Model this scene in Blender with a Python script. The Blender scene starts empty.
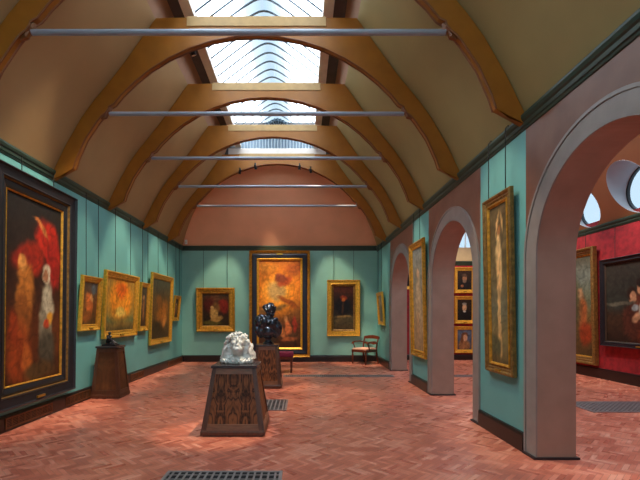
import bpy, bmesh, math, random
from mathutils import Vector, Matrix, noise, Euler
random.seed(7)
PI = math.pi
COL = bpy.context.scene.collection

# ------------------------------------------------------------------ helpers
def lin(c):
    return tuple((x/12.92 if x <= .04045 else ((x+.055)/1.055)**2.4) for x in c)
def rgb(r, g, b): return lin((r/255, g/255, b/255))

def new_mat(name):
    m = bpy.data.materials.new(name); m.use_nodes = True
    nt = m.node_tree; nt.nodes.clear()
    out = nt.nodes.new('ShaderNodeOutputMaterial')
    bs = nt.nodes.new('ShaderNodeBsdfPrincipled')
    nt.links.new(bs.outputs[0], out.inputs[0])
    return m, nt, bs, out

def mat(name, c, rough=.6, metal=0., var=.12, scale=6., bump=0., bscale=40., spec=.5, c2=None, detail=4, stretch=(1,1,1)):
    """base colour broken up by noise, optional bump"""
    m, nt, bs, out = new_mat(name)
    L = nt.links.new
    tc = nt.nodes.new('ShaderNodeTexCoord'); mp = nt.nodes.new('ShaderNodeMapping')
    mp.inputs['Scale'].default_value = stretch
    L(tc.outputs['Object'], mp.inputs[0])
    nz = nt.nodes.new('ShaderNodeTexNoise'); nz.inputs['Scale'].default_value = scale
    nz.inputs['Detail'].default_value = detail
    L(mp.outputs[0], nz.inputs['Vector'])
    rp = nt.nodes.new('ShaderNodeValToRGB')
    a = tuple(x*(1-var) for x in c); b = tuple(min(1, x*(1+var)) for x in c) if c2 is None else c2
    rp.color_ramp.elements[0].position = .3; rp.color_ramp.elements[1].position = .7
    rp.color_ramp.elements[0].color = (*a, 1); rp.color_ramp.elements[1].color = (*b, 1)
    L(nz.outputs[0], rp.inputs[0]); L(rp.outputs[0], bs.inputs['Base Color'])
    bs.inputs['Roughness'].default_value = rough; bs.inputs['Metallic'].default_value = metal
    bs.inputs['Specular IOR Level'].default_value = spec
    if bump:
        n2 = nt.nodes.new('ShaderNodeTexNoise'); n2.inputs['Scale'].default_value = bscale
        L(mp.outputs[0], n2.inputs['Vector'])
        bp = nt.nodes.new('ShaderNodeBump'); bp.inputs['Strength'].default_value = bump
        bp.inputs['Distance'].default_value = .01
        L(n2.outputs[0], bp.inputs['Height']); L(bp.outputs[0], bs.inputs['Normal'])
    return m

class NB:
    """tiny expression builder for math nodes"""
    def __init__(s, nt): s.nt = nt
    def m(s, op, a, b=None, c=None):
        n = s.nt.nodes.new('ShaderNodeMath'); n.operation = op
        for i, v in enumerate((a, b, c)):
            if v is None: continue
            if isinstance(v, (int, float)): n.inputs[i].default_value = v
            else: s.nt.links.new(v, n.inputs[i])
        return n.outputs[0]

def floor_material():
    m, nt, bs, out = new_mat('herringbone_blocks'); L = nt.links.new; nb = NB(nt); M = nb.m
    tc = nt.nodes.new('ShaderNodeTexCoord'); mp = nt.nodes.new('ShaderNodeMapping')
    mp.inputs['Rotation'].default_value = (0, 0, PI/4)
    W = .046; n = 4
    mp.inputs['Scale'].default_value = (1/W, 1/W, 1)
    L(tc.outputs['Object'], mp.inputs[0])
    sp = nt.nodes.new('ShaderNodeSeparateXYZ'); L(mp.outputs[0], sp.inputs[0])
    x, y = sp.outputs[0], sp.outputs[1]
    i, j = M('FLOOR', x), M('FLOOR', y)
    fx, fy = M('SUBTRACT', x, i), M('SUBTRACT', y, j)
    d = M('SUBTRACT', i, j)
    k = M('FLOORED_MODULO', d, 2*n)
    isv = M('GREATER_THAN', k, n-.5)
    off = M('SUBTRACT', 2*n-1, k)
    hx = M('SUBTRACT', i, k); vy = M('SUBTRACT', j, off)
    def mixv(a, b):   # a if horizontal, b if vertical
        return M('ADD', M('MULTIPLY', a, M('SUBTRACT', 1., isv)), M('MULTIPLY', b, isv))
    idx = mixv(hx, M('ADD', i, 371.3)); idy = mixv(j, M('ADD', vy, 91.7))
    cb = nt.nodes.new('ShaderNodeCombineXYZ'); L(idx, cb.inputs[0]); L(idy, cb.inputs[1])
    wn = nt.nodes.new('ShaderNodeTexWhiteNoise'); wn.noise_dimensions = '2D'; L(cb.outputs[0], wn.inputs['Vector'])
    rp = nt.nodes.new('ShaderNodeValToRGB'); e = rp.color_ramp.elements
    e[0].position = 0; e[0].color = (*rgb(192, 106, 86), 1)
    e[1].position = 1; e[1].color = (*rgb(226, 148, 122), 1)
    for p, c in ((.3, (196, 108, 86)), (.55, (212, 124, 98)), (.8, (220, 134, 108))):
        q = e.new(p); q.color = (*rgb(*c), 1)
    L(wn.outputs['Value'], rp.inputs[0])
    # edge distance
    along = mixv(M('ADD', k, fx), M('ADD', off, fy)); across = mixv(fy, fx)
    e1 = M('MINIMUM', along, M('SUBTRACT', float(n), along)); e2 = M('MINIMUM', across, M('SUBTRACT', 1., across))
    ed = M('MINIMUM', e1, e2)
    gap = M('LESS_THAN', ed, .045)
    nz = nt.nodes.new('ShaderNodeTexNoise'); nz.inputs['Scale'].default_value = 1.1; nz.inputs['Detail'].default_value = 5
    L(tc.outputs['Object'], nz.inputs['Vector'])
    patch = nt.nodes.new('ShaderNodeMix'); patch.data_type = 'RGBA'; patch.blend_type = 'OVERLAY'
    patch.inputs[0].default_value = .6
    L(rp.outputs[0], patch.inputs[6]); L(nz.outputs[0], patch.inputs[7])
    mg = nt.nodes.new('ShaderNodeMix'); mg.data_type = 'RGBA'
    L(M('MULTIPLY', gap, .4), mg.inputs[0]); L(patch.outputs[2], mg.inputs[6]); mg.inputs[7].default_value = (*rgb(60, 32, 28), 1)
    L(mg.outputs[2], bs.inputs['Base Color'])
    rr = nt.nodes.new('ShaderNodeMapRange'); L(wn.outputs['Value'], rr.inputs[0])
    rr.inputs[3].default_value = .26; rr.inputs[4].default_value = .42
    L(rr.outputs[0], bs.inputs['Roughness'])
    bp = nt.nodes.new('ShaderNodeBump'); bp.inputs['Strength'].default_value = .25; bp.inputs['Distance'].default_value = .004
    hgt = M('ADD', M('MULTIPLY', wn.outputs['Value'], .6), M('MULTIPLY', M('MINIMUM', ed, .08), 8.))
    L(hgt, bp.inputs['Height']); L(bp.outputs[0], bs.inputs['Normal'])
    bs.inputs['Specular IOR Level'].default_value = .5
    return m

def veneer_material(name, dark, light, sx=2.6, bands=5.):
    """book-matched figured veneer"""
    m, nt, bs, out = new_mat(name); L = nt.links.new; M = NB(nt).m
    tc = nt.nodes.new('ShaderNodeTexCoord'); sp = nt.nodes.new('ShaderNodeSeparateXYZ'); L(tc.outputs['Object'], sp.inputs[0])
    ax = M('PINGPONG', M('ADD', sp.outputs[0], .002), .15)
    cb = nt.nodes.new('ShaderNodeCombineXYZ')
    L(M('MULTIPLY', ax, sx), cb.inputs[0]); L(M('MULTIPLY', sp.outputs[1], sx), cb.inputs[1]); L(M('MULTIPLY', sp.outputs[2], .75), cb.inputs[2])
    nz = nt.nodes.new('ShaderNodeTexNoise'); nz.inputs['Scale'].default_value = 3.2; nz.inputs['Detail'].default_value = 3
    nz.inputs['Distortion'].default_value = 1.2
    L(cb.outputs[0], nz.inputs['Vector'])
    ln = M('FRACT', M('MULTIPLY', nz.outputs[0], bands))
    tri = M('PINGPONG', ln, .5)
    n2 = nt.nodes.new('ShaderNodeTexNoise'); n2.inputs['Scale'].default_value = 30; n2.inputs['Detail'].default_value = 3
    mp = nt.nodes.new('ShaderNodeMapping'); mp.inputs['Scale'].default_value = (3, 3, .25); L(tc.outputs['Object'], mp.inputs[0]); L(mp.outputs[0], n2.inputs['Vector'])
    v = M('ADD', M('MULTIPLY', tri, 1.3), M('MULTIPLY', n2.outputs[0], .4))
    rp = nt.nodes.new('ShaderNodeValToRGB'); e = rp.color_ramp.elements
    e[0].position = .22; e[0].color = (*dark, 1); e[1].position = .8; e[1].color = (*light, 1)
    L(v, rp.inputs[0]); L(rp.outputs[0], bs.inputs['Base Color'])
    bs.inputs['Roughness'].default_value = .5
    bs.inputs['Specular IOR Level'].default_value = .3
    return m

def canvas_material():
    m, nt, bs, out = new_mat('oil_paint'); L = nt.links.new
    at = nt.nodes.new('ShaderNodeVertexColor'); at.layer_name = 'Col'
    tc = nt.nodes.new('ShaderNodeTexCoord')
    nz = nt.nodes.new('ShaderNodeTexNoise'); nz.inputs['Scale'].default_value = 22; nz.inputs['Detail'].default_value = 6
    L(tc.outputs['Object'], nz.inputs['Vector'])
    mx = nt.nodes.new('ShaderNodeMix'); mx.data_type = 'RGBA'; mx.blend_type = 'OVERLAY'; mx.inputs[0].default_value = .22
    L(at.outputs[0], mx.inputs[6]); L(nz.outputs[0], mx.inputs[7]); L(mx.outputs[2], bs.inputs['Base Color'])
    bs.inputs['Roughness'].default_value = .5; bs.inputs['Specular IOR Level'].default_value = .25
    bp = nt.nodes.new('ShaderNodeBump'); bp.inputs['Strength'].default_value = .15; bp.inputs['Distance'].default_value = .004
    L(nz.outputs[0], bp.inputs['Height']); L(bp.outputs[0], bs.inputs['Normal'])
    return m

def glass_material(name, tint=(1, 1, 1), ridge=None, gloss=.08):
    m, nt, bs, out = new_mat(name); L = nt.links.new; nt.nodes.remove(bs)
    tr = nt.nodes.new('ShaderNodeBsdfTransparent'); gl = nt.nodes.new('ShaderNodeBsdfGlossy'); gl.inputs['Roughness'].default_value = .02
    mx = nt.nodes.new('ShaderNodeMixShader'); mx.inputs[0].default_value = gloss
    tr.inputs[0].default_value = (*tint, 1)
    if ridge:
        tc = nt.nodes.new('ShaderNodeTexCoord'); sp = nt.nodes.new('ShaderNodeSeparateXYZ'); L(tc.outputs['Object'], sp.inputs[0])
        M = NB(nt).m
        a = M('ABSOLUTE', sp.outputs[0])
        rp = nt.nodes.new('ShaderNodeValToRGB'); e = rp.color_ramp.elements
        e[0].position = .03; e[0].color = (*ridge, 1); e[1].position = .5; e[1].color = (*tint, 1); q = e.new(.3); q.color = (.15, .165, .175, 1)
        L(a, rp.inputs[0]); L(rp.outputs[0], tr.inputs[0])
    L(tr.outputs[0], mx.inputs[1]); L(gl.outputs[0], mx.inputs[2]); L(mx.outputs[0], out.inputs[0])
    return m

M_ = {}
def mk():
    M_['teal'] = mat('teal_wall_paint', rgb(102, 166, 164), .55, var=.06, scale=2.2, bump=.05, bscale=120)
    M_['tealbright'] = mat('brightened_teal_wall_paint', rgb(130, 184, 172), .55, var=.06, scale=2.2)  # same teal paint, extra brightness put into its colour for the end wall
    M_['plaster'] = mat('buff_ceiling_plaster', rgb(160, 128, 86), .8, var=.08, scale=1.5)
    M_['plaster2'] = mat('olive_buff_plaster', rgb(152, 134, 86), .8, var=.08, scale=1.5)
    M_['upstand'] = mat('brown_upstand_plaster', rgb(150, 112, 88), .8, var=.05)
    M_['gable'] = mat('pink_gable_plaster', rgb(240, 178, 142), .8, var=.05, scale=2)
    M_['spandrel'] = mat('red_brown_plaster', rgb(116, 74, 58), .36, var=.12, scale=3, c2=rgb(128, 88, 72))
    M_['jamb'] = mat('terracotta_jamb_plaster', rgb(158, 130, 115), .34, var=.1, scale=4)
    M_['band'] = mat('grey_mauve_plaster', rgb(140, 132, 128), .32, var=.1, scale=6, bump=.05, bscale=60)
    M_['damask'] = mat('red_damask', rgb(150, 26, 36), .75, var=.3, scale=9, detail=2)
    M_['green'] = mat('dark_green_paint', rgb(44, 64, 54), .4, var=.1)
    M_['skirt'] = mat('black_brown_wood', rgb(34, 24, 22), .35, var=.2, scale=8, stretch=(1, 1, 6))
    M_['floor'] = floor_material()
    M_['rib'] = mat('mustard_rib_paint', rgb(152, 94, 20), .5, var=.1, scale=5, stretch=(1, 1, 1))
    M_['ribedge'] = mat('orange_bead_paint', rgb(120, 66, 20), .45, var=.1)
    M_['collarlit'] = mat('daylit_tan_beam', rgb(176, 142, 92), .6, var=.1, scale=9)
    M_['rod'] = mat('grey_painted_steel', rgb(150, 158, 172), .35, metal=.2, var=.05)
    M_['gold'] = mat('gilt_moulding', rgb(205, 150, 52), .38, metal=.55, var=.35, scale=18, bump=.5, bscale=70)
    M_['goldbr'] = mat('bright_gilt', rgb(232, 178, 66), .35, metal=.55, var=.25, scale=24, bump=.3, bscale=90)
    M_['golddk'] = mat('dull_gilt', rgb(140, 104, 52), .45, metal=.5, var=.35, scale=22, bump=.6, bscale=60)
    M_['black'] = mat('ebonised_wood', rgb(30, 32, 38), .35, var=.2, scale=10)
    M_['navy'] = mat('blue_black_slip', rgb(28, 34, 50), .4, var=.15)
    M_['slip'] = mat('dark_oak_slip', rgb(58, 40, 26), .5, var=.2)
    M_['wire'] = mat('black_wire', rgb(26, 34, 34), .5, var=.05)
    M_['brass'] = mat('brass', rgb(196, 160, 70), .3, metal=.8, var=.1)
    M_['ventb'] = mat('bronze_vent', rgb(112, 70, 40), .45, metal=.3, var=.15)
    M_['canvas'] = canvas_material()
    M_['veneer'] = veneer_material('figured_walnut', rgb(50, 26, 14), rgb(142, 86, 50))
    M_['veneer2'] = veneer_material('plain_oak_panel', rgb(82, 48, 26), rgb(122, 76, 44), .8, 2.)
    M_['wood'] = mat('dark_walnut', rgb(84, 50, 34), .35, var=.3, scale=7, stretch=(4, 4, .5))
    M_['woodlt'] = mat('walnut_rail', rgb(124, 84, 60), .35, var=.25, scale=7, stretch=(1, 6, 6))
    M_['mahog'] = mat('mahogany', rgb(98, 44, 24), .28, var=.25, scale=9, stretch=(3, 3, 1))
    M_['slab'] = mat('dark_slate_top', rgb(62, 54, 56), .25, var=.15)
    M_['marble'] = mat('white_marble', rgb(226, 224, 216), .35, var=.06, scale=5, c2=rgb(236, 236, 232))
    M_['bronze'] = mat('dark_bronze', rgb(74, 80, 92), .22, metal=.85, var=.3, scale=9)
    M_['bronzedk'] = mat('black_bronze', rgb(40, 40, 46), .35, metal=.5, var=.3, scale=14)
    M_['burg'] = mat('burgundy_fabric', rgb(122, 26, 60), .8, var=.12, scale=30)
    M_['cream'] = mat('cream_pink_fabric', rgb(232, 176, 150), .8, var=.1, scale=30)
    M_['iron'] = mat('grey_iron', rgb(150, 140, 138), .4, metal=.3, var=.1)
    M_['hole_shade'] = mat('painted_hole_shade', rgb(26, 22, 22), .9, var=.1)  # flat near-black plates paint the shade inside grate and vent openings
    M_['lead'] = mat('glazing_bar_flute_shade', rgb(112, 128, 142), .4, metal=.3, var=.05)
    M_['curb'] = mat('grey_curb', rgb(206, 196, 188), .5, var=.08)
    M_['trough'] = mat('dark_trough', rgb(78, 72, 70), .7, var=.15)
    M_['flute'] = mat('fluted_metal', rgb(150, 162, 170), .4, metal=.2, var=.05)
    M_['lampbl'] = mat('black_lamp_body', rgb(28, 28, 30), .3, metal=.2, var=.1)
    M_['lens'] = mat('lamp_lens', rgb(220, 215, 200), .1, var=.02)
    M_['white'] = mat('white_paint', rgb(225, 225, 222), .5, var=.03)
    M_['buffwall'] = mat('buff_wall', rgb(176, 150, 112), .7, var=.06)
    M_['reveal'] = mat('white_reveal_paint', rgb(170, 176, 182), .6, var=.03)
    M_['rust'] = mat('brown_vault_plaster', rgb(158, 100, 62), .75, var=.08, scale=2)
    M_['glass'] = glass_material('skylight_glass', (.97, .99, 1), (.10, .12, .135), .05)
    M_['midglass'] = glass_material('fill_window_glass', (.20, .205, .21), None, .05)
    M_['clear'] = glass_material('roof_glass', (.85, .88, .9), None, .05)
    M_['pane'] = glass_material('window_glass', (.10, .12, .135), None, .06)
mk()

class MB:
    def __init__(s): s.bm = bmesh.new()
    def v(s, p): return s.bm.verts.new(p)
    def face(s, vs, mi=0):
        try:
            f = s.bm.faces.new(vs); f.material_index = mi; return f
        except ValueError: return None
    def quad(s, pts, mi=0): return s.face([s.v(p) for p in pts], mi)
    def box(s, x0, x1, y0, y1, z0, z1, mi=0, bevel=0., M=None):
        vs = [Vector((x, y, z)) for z in (z0, z1) for y in (y0, y1) for x in (x0, x1)]
        if M: vs = [M @ p for p in vs]
        vs = [s.v(p) for p in vs]
        fs = [s.face([vs[k] for k in q], mi) for q in ((0, 2, 3, 1), (4, 5, 7, 6), (0, 1, 5, 4), (2, 6, 7, 3), (0, 4, 6, 2), (1, 3, 7, 5))]
        if bevel:
            es = list({e for f in fs for e in f.edges})
            bmesh.ops.bevel(s.bm, geom=es, offset=bevel, segments=2, affect='EDGES', profile=.6)
        return s
    def frustum(s, w0, d0, z0, w1, d1, z1, mi=0, cx=0, cy=0):
        a = [s.v((cx+sx*w0/2, cy+sy*d0/2, z0)) for sx, sy in ((-1, -1), (1, -1), (1, 1), (-1, 1))]
        b = [s.v((cx+sx*w1/2, cy+sy*d1/2, z1)) for sx, sy in ((-1, -1), (1, -1), (1, 1), (-1, 1))]
        s.face(a[::-1], mi); s.face(b, mi)
        for k in range(4): s.face([a[k], a[(k+1) % 4], b[(k+1) % 4], b[k]], mi)
        return s
    def tube(s, pts, r, seg=8, mi=0, cap=True):
        pts = [Vector(p) for p in pts]; rs = r if isinstance(r, (list, tuple)) else [r]*len(pts)
        rings = []; up = None
        for k, p in enumerate(pts):
            t = (pts[min(k+1, len(pts)-1)] - pts[max(k-1, 0)]).normalized()
            if up is None: up = Vector((0, 0, 1)) if abs(t.z) < .9 else Vector((1, 0, 0))
            a = t.cross(up).normalized(); b = a.cross(t).normalized(); up = b
            rings.append([s.v(p + a*math.cos(2*PI*q/seg)*rs[k] + b*math.sin(2*PI*q/seg)*rs[k]) for q in range(seg)])
        for k in range(len(rings)-1):
            for q in range(seg):
                s.face([rings[k][q], rings[k][(q+1) % seg], rings[k+1][(q+1) % seg], rings[k+1][q]], mi)
        if cap: s.face(rings[0][::-1], mi); s.face(rings[-1], mi)
        return s
    def lathe(s, prof, seg=24, mi=0, M=None):
        rings = []
        for r, z in prof:
            ring = []
            for q in range(seg):
                p = Vector((r*math.cos(2*PI*q/seg), r*math.sin(2*PI*q/seg), z))
                ring.append(s.v(M @ p if M else p))
            rings.append(ring)
        for k in range(len(rings)-1):
            for q in range(seg): s.face([rings[k][q], rings[k][(q+1) % seg], rings[k+1][(q+1) % seg], rings[k+1][q]], mi)
        s.face(rings[0][::-1], mi); s.face(rings[-1], mi)
        return s
    def sweep(s, prof, path_fn, n, mi=0, closed_path=False):
        """prof pts through path_fn(k, pt) for k in range(n); profile is closed"""
        rings = [[s.v(path_fn(k, p)) for p in prof] for k in range(n)]
        N = len(prof)
        for k in range(n if closed_path else n-1):
            A, B = rings[k], rings[(k+1) % n]
            for q in range(N): s.face([A[q], A[(q+1) % N], B[(q+1) % N], B[q]], mi)
        if not closed_path: s.face(rings[0][::-1], mi); s.face(rings[-1], mi)
        return s
    def build(s, name, mats, parent=None, smooth=False, M=None):
        if M: bmesh.ops.transform(s.bm, matrix=M, verts=s.bm.verts)
        bmesh.ops.recalc_face_normals(s.bm, faces=s.bm.faces)
        me = bpy.data.meshes.new(name); s.bm.to_mesh(me); s.bm.free()
        for mm in (mats if isinstance(mats, (list, tuple)) else [mats]): me.materials.append(M_[mm] if isinstance(mm, str) else mm)
        if smooth:
            for p in me.polygons: p.use_smooth = True
            if smooth != 'all': me.set_sharp_from_angle(angle=.7)
        o = bpy.data.objects.new(name, me); COL.objects.link(o)
        if parent: o.parent = parent
        return o

def tag(o, label, cat, group=None, kind=None):
    o['label'] = label; o['category'] = cat
    if group: o['group'] = group
    if kind: o['kind'] = kind
    return o
def thing(name, label, cat, loc, rz=0, group=None):
    o = bpy.data.objects.new(name, None); o.empty_display_size = .1; COL.objects.link(o)
    o.location = loc; o.rotation_euler = (0, 0, rz); return tag(o, label, cat, group)
def struct(o, label=None):
    o['kind'] = 'structure'
    if label: o['label'] = label
    return o
def copy_tree(o, parent=None):
    c = o.copy(); COL.objects.link(c)
    if parent: c.parent = parent
    for ch in list(o.children): copy_tree(ch, c)
    return c

# ------------------------------------------------------------------ room dimensions (camera stands at x=0, y=0)
XL, XR, YB, YF = -3.69, 2.37, 12.93, -2.5
XC = (XL+XR)/2; HW = (XR-XL)/2
EYE, F = 1.45, 417.
TH = .39; XR2 = XR+TH
X3, Y3, Y3F = 6.85, 13.47, .4           # the red room
ZC = 3.6
YS = 11.60                              # far end of the skylight

# floor
b = MB(); b.box(XL-.3, X3+.3, YF-.3, Y3+.3, -.15, 0); struct(b.build('floor', 'floor'))

# plain walls
b = MB(); b.box(XL-.25, XL, YF-.25, YB+.25, 0, 3.75); struct(b.build('wall_left', 'teal'))
b = MB(); b.box(XL, XR2-.02, YB, YB+.25, 0, 3.75); struct(b.build('wall_back', 'tealbright'))
b = MB(); b.box(XL, XR2, YF-.25, YF, 0, .9); b.box(XL, XR2, YF-.25, YF, 3.3, 7); b.box(XL, -2.7, YF-.25, YF, .9, 3.3); b.box(1.38, XR2, YF-.25, YF, .9, 3.3)
struct(b.build('wall_front', 'teal'))
b = MB(); b.quad([(-2.7, YF-.12, .9), (1.38, YF-.12, .9), (1.38, YF-.12, 3.3), (-2.7, YF-.12, 3.3)]); wf_ = struct(b.build('window_10', 'midglass'))  # added window in the unseen wall, gives soft frontal fill light
b = MB()
for k in range(5): b.box(-2.7+4.05*k/4-.03, -2.7+4.05*k/4+.03, YF-.15, YF-.09, .9, 3.3)
for z in (.93, 2.2, 3.27): b.box(-2.7, 1.38, YF-.15, YF-.09, z-.03, z+.03)
b.build('window_frame', 'white', wf_)
# right wall with arches
R_IN, R_OUT, SPR = .905, 1.115, 2.025
ARC = [3.28, 6.62, 9.96]
b = MB(); ZT = 3.75
def panel(y0, y1):
    b.quad([(XR, y0, 0), (XR, y1, 0), (XR, y1, ZT), (XR, y0, ZT)], 0)
    b.quad([(XR2, y0, 0), (XR2, y1, 0), (XR2, y1, ZT), (XR2, y0, ZT)], 3)
panel(YF, ARC[0]-R_OUT)
for k, c in enumerate(ARC):
    panel(c+R_OUT, (ARC[k+1]-R_OUT) if k < 2 else Y3)
    N = 40
    prof = [(c-R_IN, 0)]+[(c-R_IN*math.cos(PI*q/N), SPR+R_IN*math.sin(PI*q/N)) for q in range(N+1)]+[(c+R_IN, 0)]
    for (ya, za), (yb, zb) in zip(prof, prof[1:]):
        b.quad([(XR, ya, za), (XR2, ya, za), (XR2, yb, zb), (XR, yb, zb)], 2)
        if yb-ya > 1e-6:
            b.quad([(XR, ya, za), (XR, yb, zb), (XR, yb, ZT), (XR, ya, ZT)], 1)
            b.quad([(XR2, ya, za), (XR2, yb, zb), (XR2, yb, ZT), (XR2, ya, ZT)], 3)
    for s in (-1, 1):
        ya, yb = sorted((c+s*R_IN, c+s*R_OUT))
        b.quad([(XR, ya, 0), (XR, yb, 0), (XR, yb, ZT), (XR, ya, ZT)], 1)
        b.quad([(XR2, ya, 0), (XR2, yb, 0), (XR2, yb, ZT), (XR2, ya, ZT)], 3)
bmesh.ops.remove_doubles(b.bm, verts=b.bm.verts, dist=1e-5)
struct(b.build('wall_right', ['teal', 'spandrel', 'jamb', 'damask']))
# archivolts (raised band running down both jambs) and pier plinth strips
for k, c in enumerate(ARC):
    b = MB(); N = 40
    ang = [None]+[PI*q/N for q in range(N+1)]+[None]
    sec = [(R_IN-.004, 0), (R_IN-.004, .016), (R_OUT-.03, .016), (R_OUT-.03, .026), (R_OUT, .026), (R_OUT, 0)]
    path = [(-1, 0.)]+[(None, PI*q/N) for q in range(N+1)]+[(1, 0.)]
    def pf(i, p):
        s, a = path[i]
        if s is not None: return (XR-p[1]+.001, c+s*p[0], 0)
        return (XR-p[1]+.001, c-p[0]*math.cos(a), SPR+p[0]*math.sin(a))
    b.sweep(sec, pf, len(path))
    struct(b.build('trim_%d' % (k+1), 'band', smooth=True), 'grey mauve plaster band round arch')
    b = MB()
    for s in (-1, 1):
        ya, yb = sorted((c+s*(R_IN-.02), c+s*R_OUT))
        b.box(XR-.04, XR2+.03, ya, yb, 0, .022)
    struct(b.build('baseboard_arch_%d' % (k+1), 'black'))

# ceiling slopes: (half width from the centre line, z)
PROF = [(3.03, 3.56), (2.83, 3.98), (2.60, 4.38), (2.42, 4.63), (2.22, 4.87), (1.95, 5.22), (1.70, 5.57), (1.50, 5.85)]
for s in (-1, 1):
    b = MB(); cols = []
    for (a, z) in PROF+[(1.36, 6.19)]:
        cols.append([(XC+s*a, YF, z), (XC+s*a, YB, z)])
    for i, (A, B) in enumerate(zip(cols, cols[1:])):
        yend = YB if i < len(PROF)-1 else YS+.02
        b.quad([A[0], (A[1][0], yend, A[1][2]), (B[1][0], yend, B[1][2]), B[0]], 0 if i < len(PROF)-1 else 1)
    bmesh.ops.remove_doubles(b.bm, verts=b.bm.verts, dist=1e-5)
    struct(b.build('ceiling_left' if s < 0 else 'ceiling_right', ['plaster' if s < 0 else 'plaster2', 'upstand'], smooth=True))
# hipped end gable
HZ = lambda z: YB-.02-(z-3.6)*.59
b = MB()
for (a0, z0), (a1, z1) in zip(PROF, PROF[1:]):
    b.quad([(XC-a0-.06, HZ(z0), z0), (XC+a0+.06, HZ(z0), z0), (XC+a1+.06, HZ(z1), z1), (XC-a1-.06, HZ(z1), z1)])
bmesh.ops.remove_doubles(b.bm, verts=b.bm.verts, dist=1e-5)
struct(b.build('ceiling_gable', 'gable'))
# outer weather roof over the slopes (keeps daylight out of the cavity)
b = MB()
for s in (-1, 1):
    b.quad([(XC+s*3.4, YF, 3.75), (XC+s*3.4, YB+.3, 3.75), (XC+s*1.3, YB+.3, 6.35), (XC+s*1.3, YF, 6.35)])
b.quad([(XC-1.5, YS+.06, 5.8), (XC+1.5, YS+.06, 5.8), (XC+1.3, YS+.3, 6.95), (XC-1.3, YS+.3, 6.95)])
b.quad([(XC-3.4, YB+.3, 3.7), (XC+3.4, YB+.3, 3.7), (XC+1.3, YS+.1, 6.4), (XC-1.3, YS+.1, 6.4)])
struct(b.build('ceiling_roof', 'trough'))

# cornices and picture rail
CP = [(0, 3.445), (.012, 3.45), (.018, 3.475), (.03, 3.48), (.034, 3.515), (.05, 3.53), (.062, 3.56), (.062, 3.585), (0, 3.595)]
b = MB(); b.sweep(CP, lambda k, p: (XL+p[0], (YF, YB)[k], p[1]), 2); struct(b.build('trim_4', 'green'), 'dark green cornice on left wall')
b = MB(); b.sweep(CP, lambda k, p: (XR-p[0], (YF, YB)[k], p[1]-.04), 2); struct(b.build('trim_5', 'green'), 'dark green cornice on arcade wall')
b = MB(); b.sweep(CP, lambda k, p: ((XL, XR)[k], YB-p[0], p[1]), 2); struct(b.build('trim_6', 'green'), 'dark green cornice on end wall')
# skirting
BP = [(0, 0), (.035, 0), (.035, .17), (.025, .2), (0, .205)]
b = MB(); b.sweep(BP, lambda k, p: (XL+p[0], (YF, YB)[k], p[1]), 2); struct(b.build('baseboard_left', 'skirt'))
b = MB(); b.sweep(BP, lambda k, p: ((XL, XR)[k], YB-p[0], p[1]), 2); struct(b.build('baseboard_back', 'skirt'))
b = MB()
for y0, y1 in ((YF, ARC[0]-R_OUT), (ARC[0]+R_OUT+.005, ARC[1]-R_OUT-.005), (ARC[1]+R_OUT+.005, ARC[2]-R_OUT-.005), (ARC[2]+R_OUT+.005, YB)):
    b.sweep(BP, lambda k, p: (XR-p[0], (y0, y1)[k], p[1]), 2)
struct(b.build('baseboard_right', 'skirt'))

# ------------------------------------------------------------------ skylight
GH = 1.02; GZ = 6.2
def gz(x): return GZ+.815-.80*math.sqrt((x/GH)**2+.03)
NX = 28
gx = [-GH+2*GH*k/NX for k in range(NX+1)]
b = MB()
for a, c in zip(gx, gx[1:]):
    b.quad([(a, YF, gz(a)), (c, YF, gz(c)), (c, YS, gz(c)), (a, YS, gz(a))])
bmesh.ops.remove_doubles(b.bm, verts=b.bm.verts, dist=1e-5)
sky = struct(b.build('window_1', 'glass', smooth='all')); sky.location.x = XC
y = YF+.2
while y < YS-.05:
    b = MB(); b.sweep([(-.023, 0), (.023, 0), (.02, -.012), (-.02, -.012)], lambda k, p: (gx[k], y+p[0], gz(gx[k])+p[1]), NX+1)
    b.build('glazing_bar', 'lead', sky); y += .295
for s in (-1, 1):   # kerb and lighting trough either side of the glass
    b = MB(); xs = sorted((XC+s*1.0, XC+s*1.16)); b.box(xs[0], xs[1], YF, YS, 6.10, 6.26, bevel=.01)
    struct(b.build('trim_%d' % (7 if s < 0 else 8), 'curb'), 'grey kerb beside the skylight')
    b = MB(); xs = sorted((XC+s*1.17, XC+s*1.40)); b.box(xs[0], xs[1], YF, YS, 6.19, 6.3)
    struct(b.build('trim_%d' % (9 if s < 0 else 10), 'trough'), 'dark lighting trough beside the skylight')
# fluted end panel and fan ventilator
b = MB(); n = 96
ex = [-GH+2*GH*k/n for k in range(n+1)]
for k in range(n):
    x0, x1 = ex[k], ex[k+1]
    d = lambda kk: -.035 if kk % 4 in (0, 1) else 0
    b.quad([(XC+x0, YS+d(k), 5.98), (XC+x1, YS+d(k+1), 5.98), (XC+x1, YS+d(k+1), gz(x1)+.04), (XC+x0, YS+d(k), gz(x0)+.04)], 1 if k % 4 in (2, 3) else 0)  # valley faces take a darker material, painting shade into the flutes
bmesh.ops.remove_doubles(b.bm, verts=b.bm.verts, dist=1e-5)
struct(b.build('wall_skylight_end', ['flute', 'lead']))
b = MB(); b.box(XC-1.35, XC+1.35, YS-.07, YS+.02, 5.84, 6.06, bevel=.01); struct(b.build('trim_11', 'curb'), 'grey sill under fluted end panel')
b = MB(); Mx = Matrix.Translation((XC, YS-.05, 6.46)) @ Matrix.Rotation(PI/2, 4, 'X')
N = 24
pts = [(.24*math.cos(PI*q/N), .2*math.sin(PI*q/N)) for q in range(N+1)]
b.face([b.v((XC+p[0], YS-.06, 6.62+p[1])) for p in pts])
vent = b.build('fan_ventilator', 'lampbl'); tag(vent, 'small dark half-round fan ventilator at far end of skylight', 'vent')
b = MB()
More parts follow.
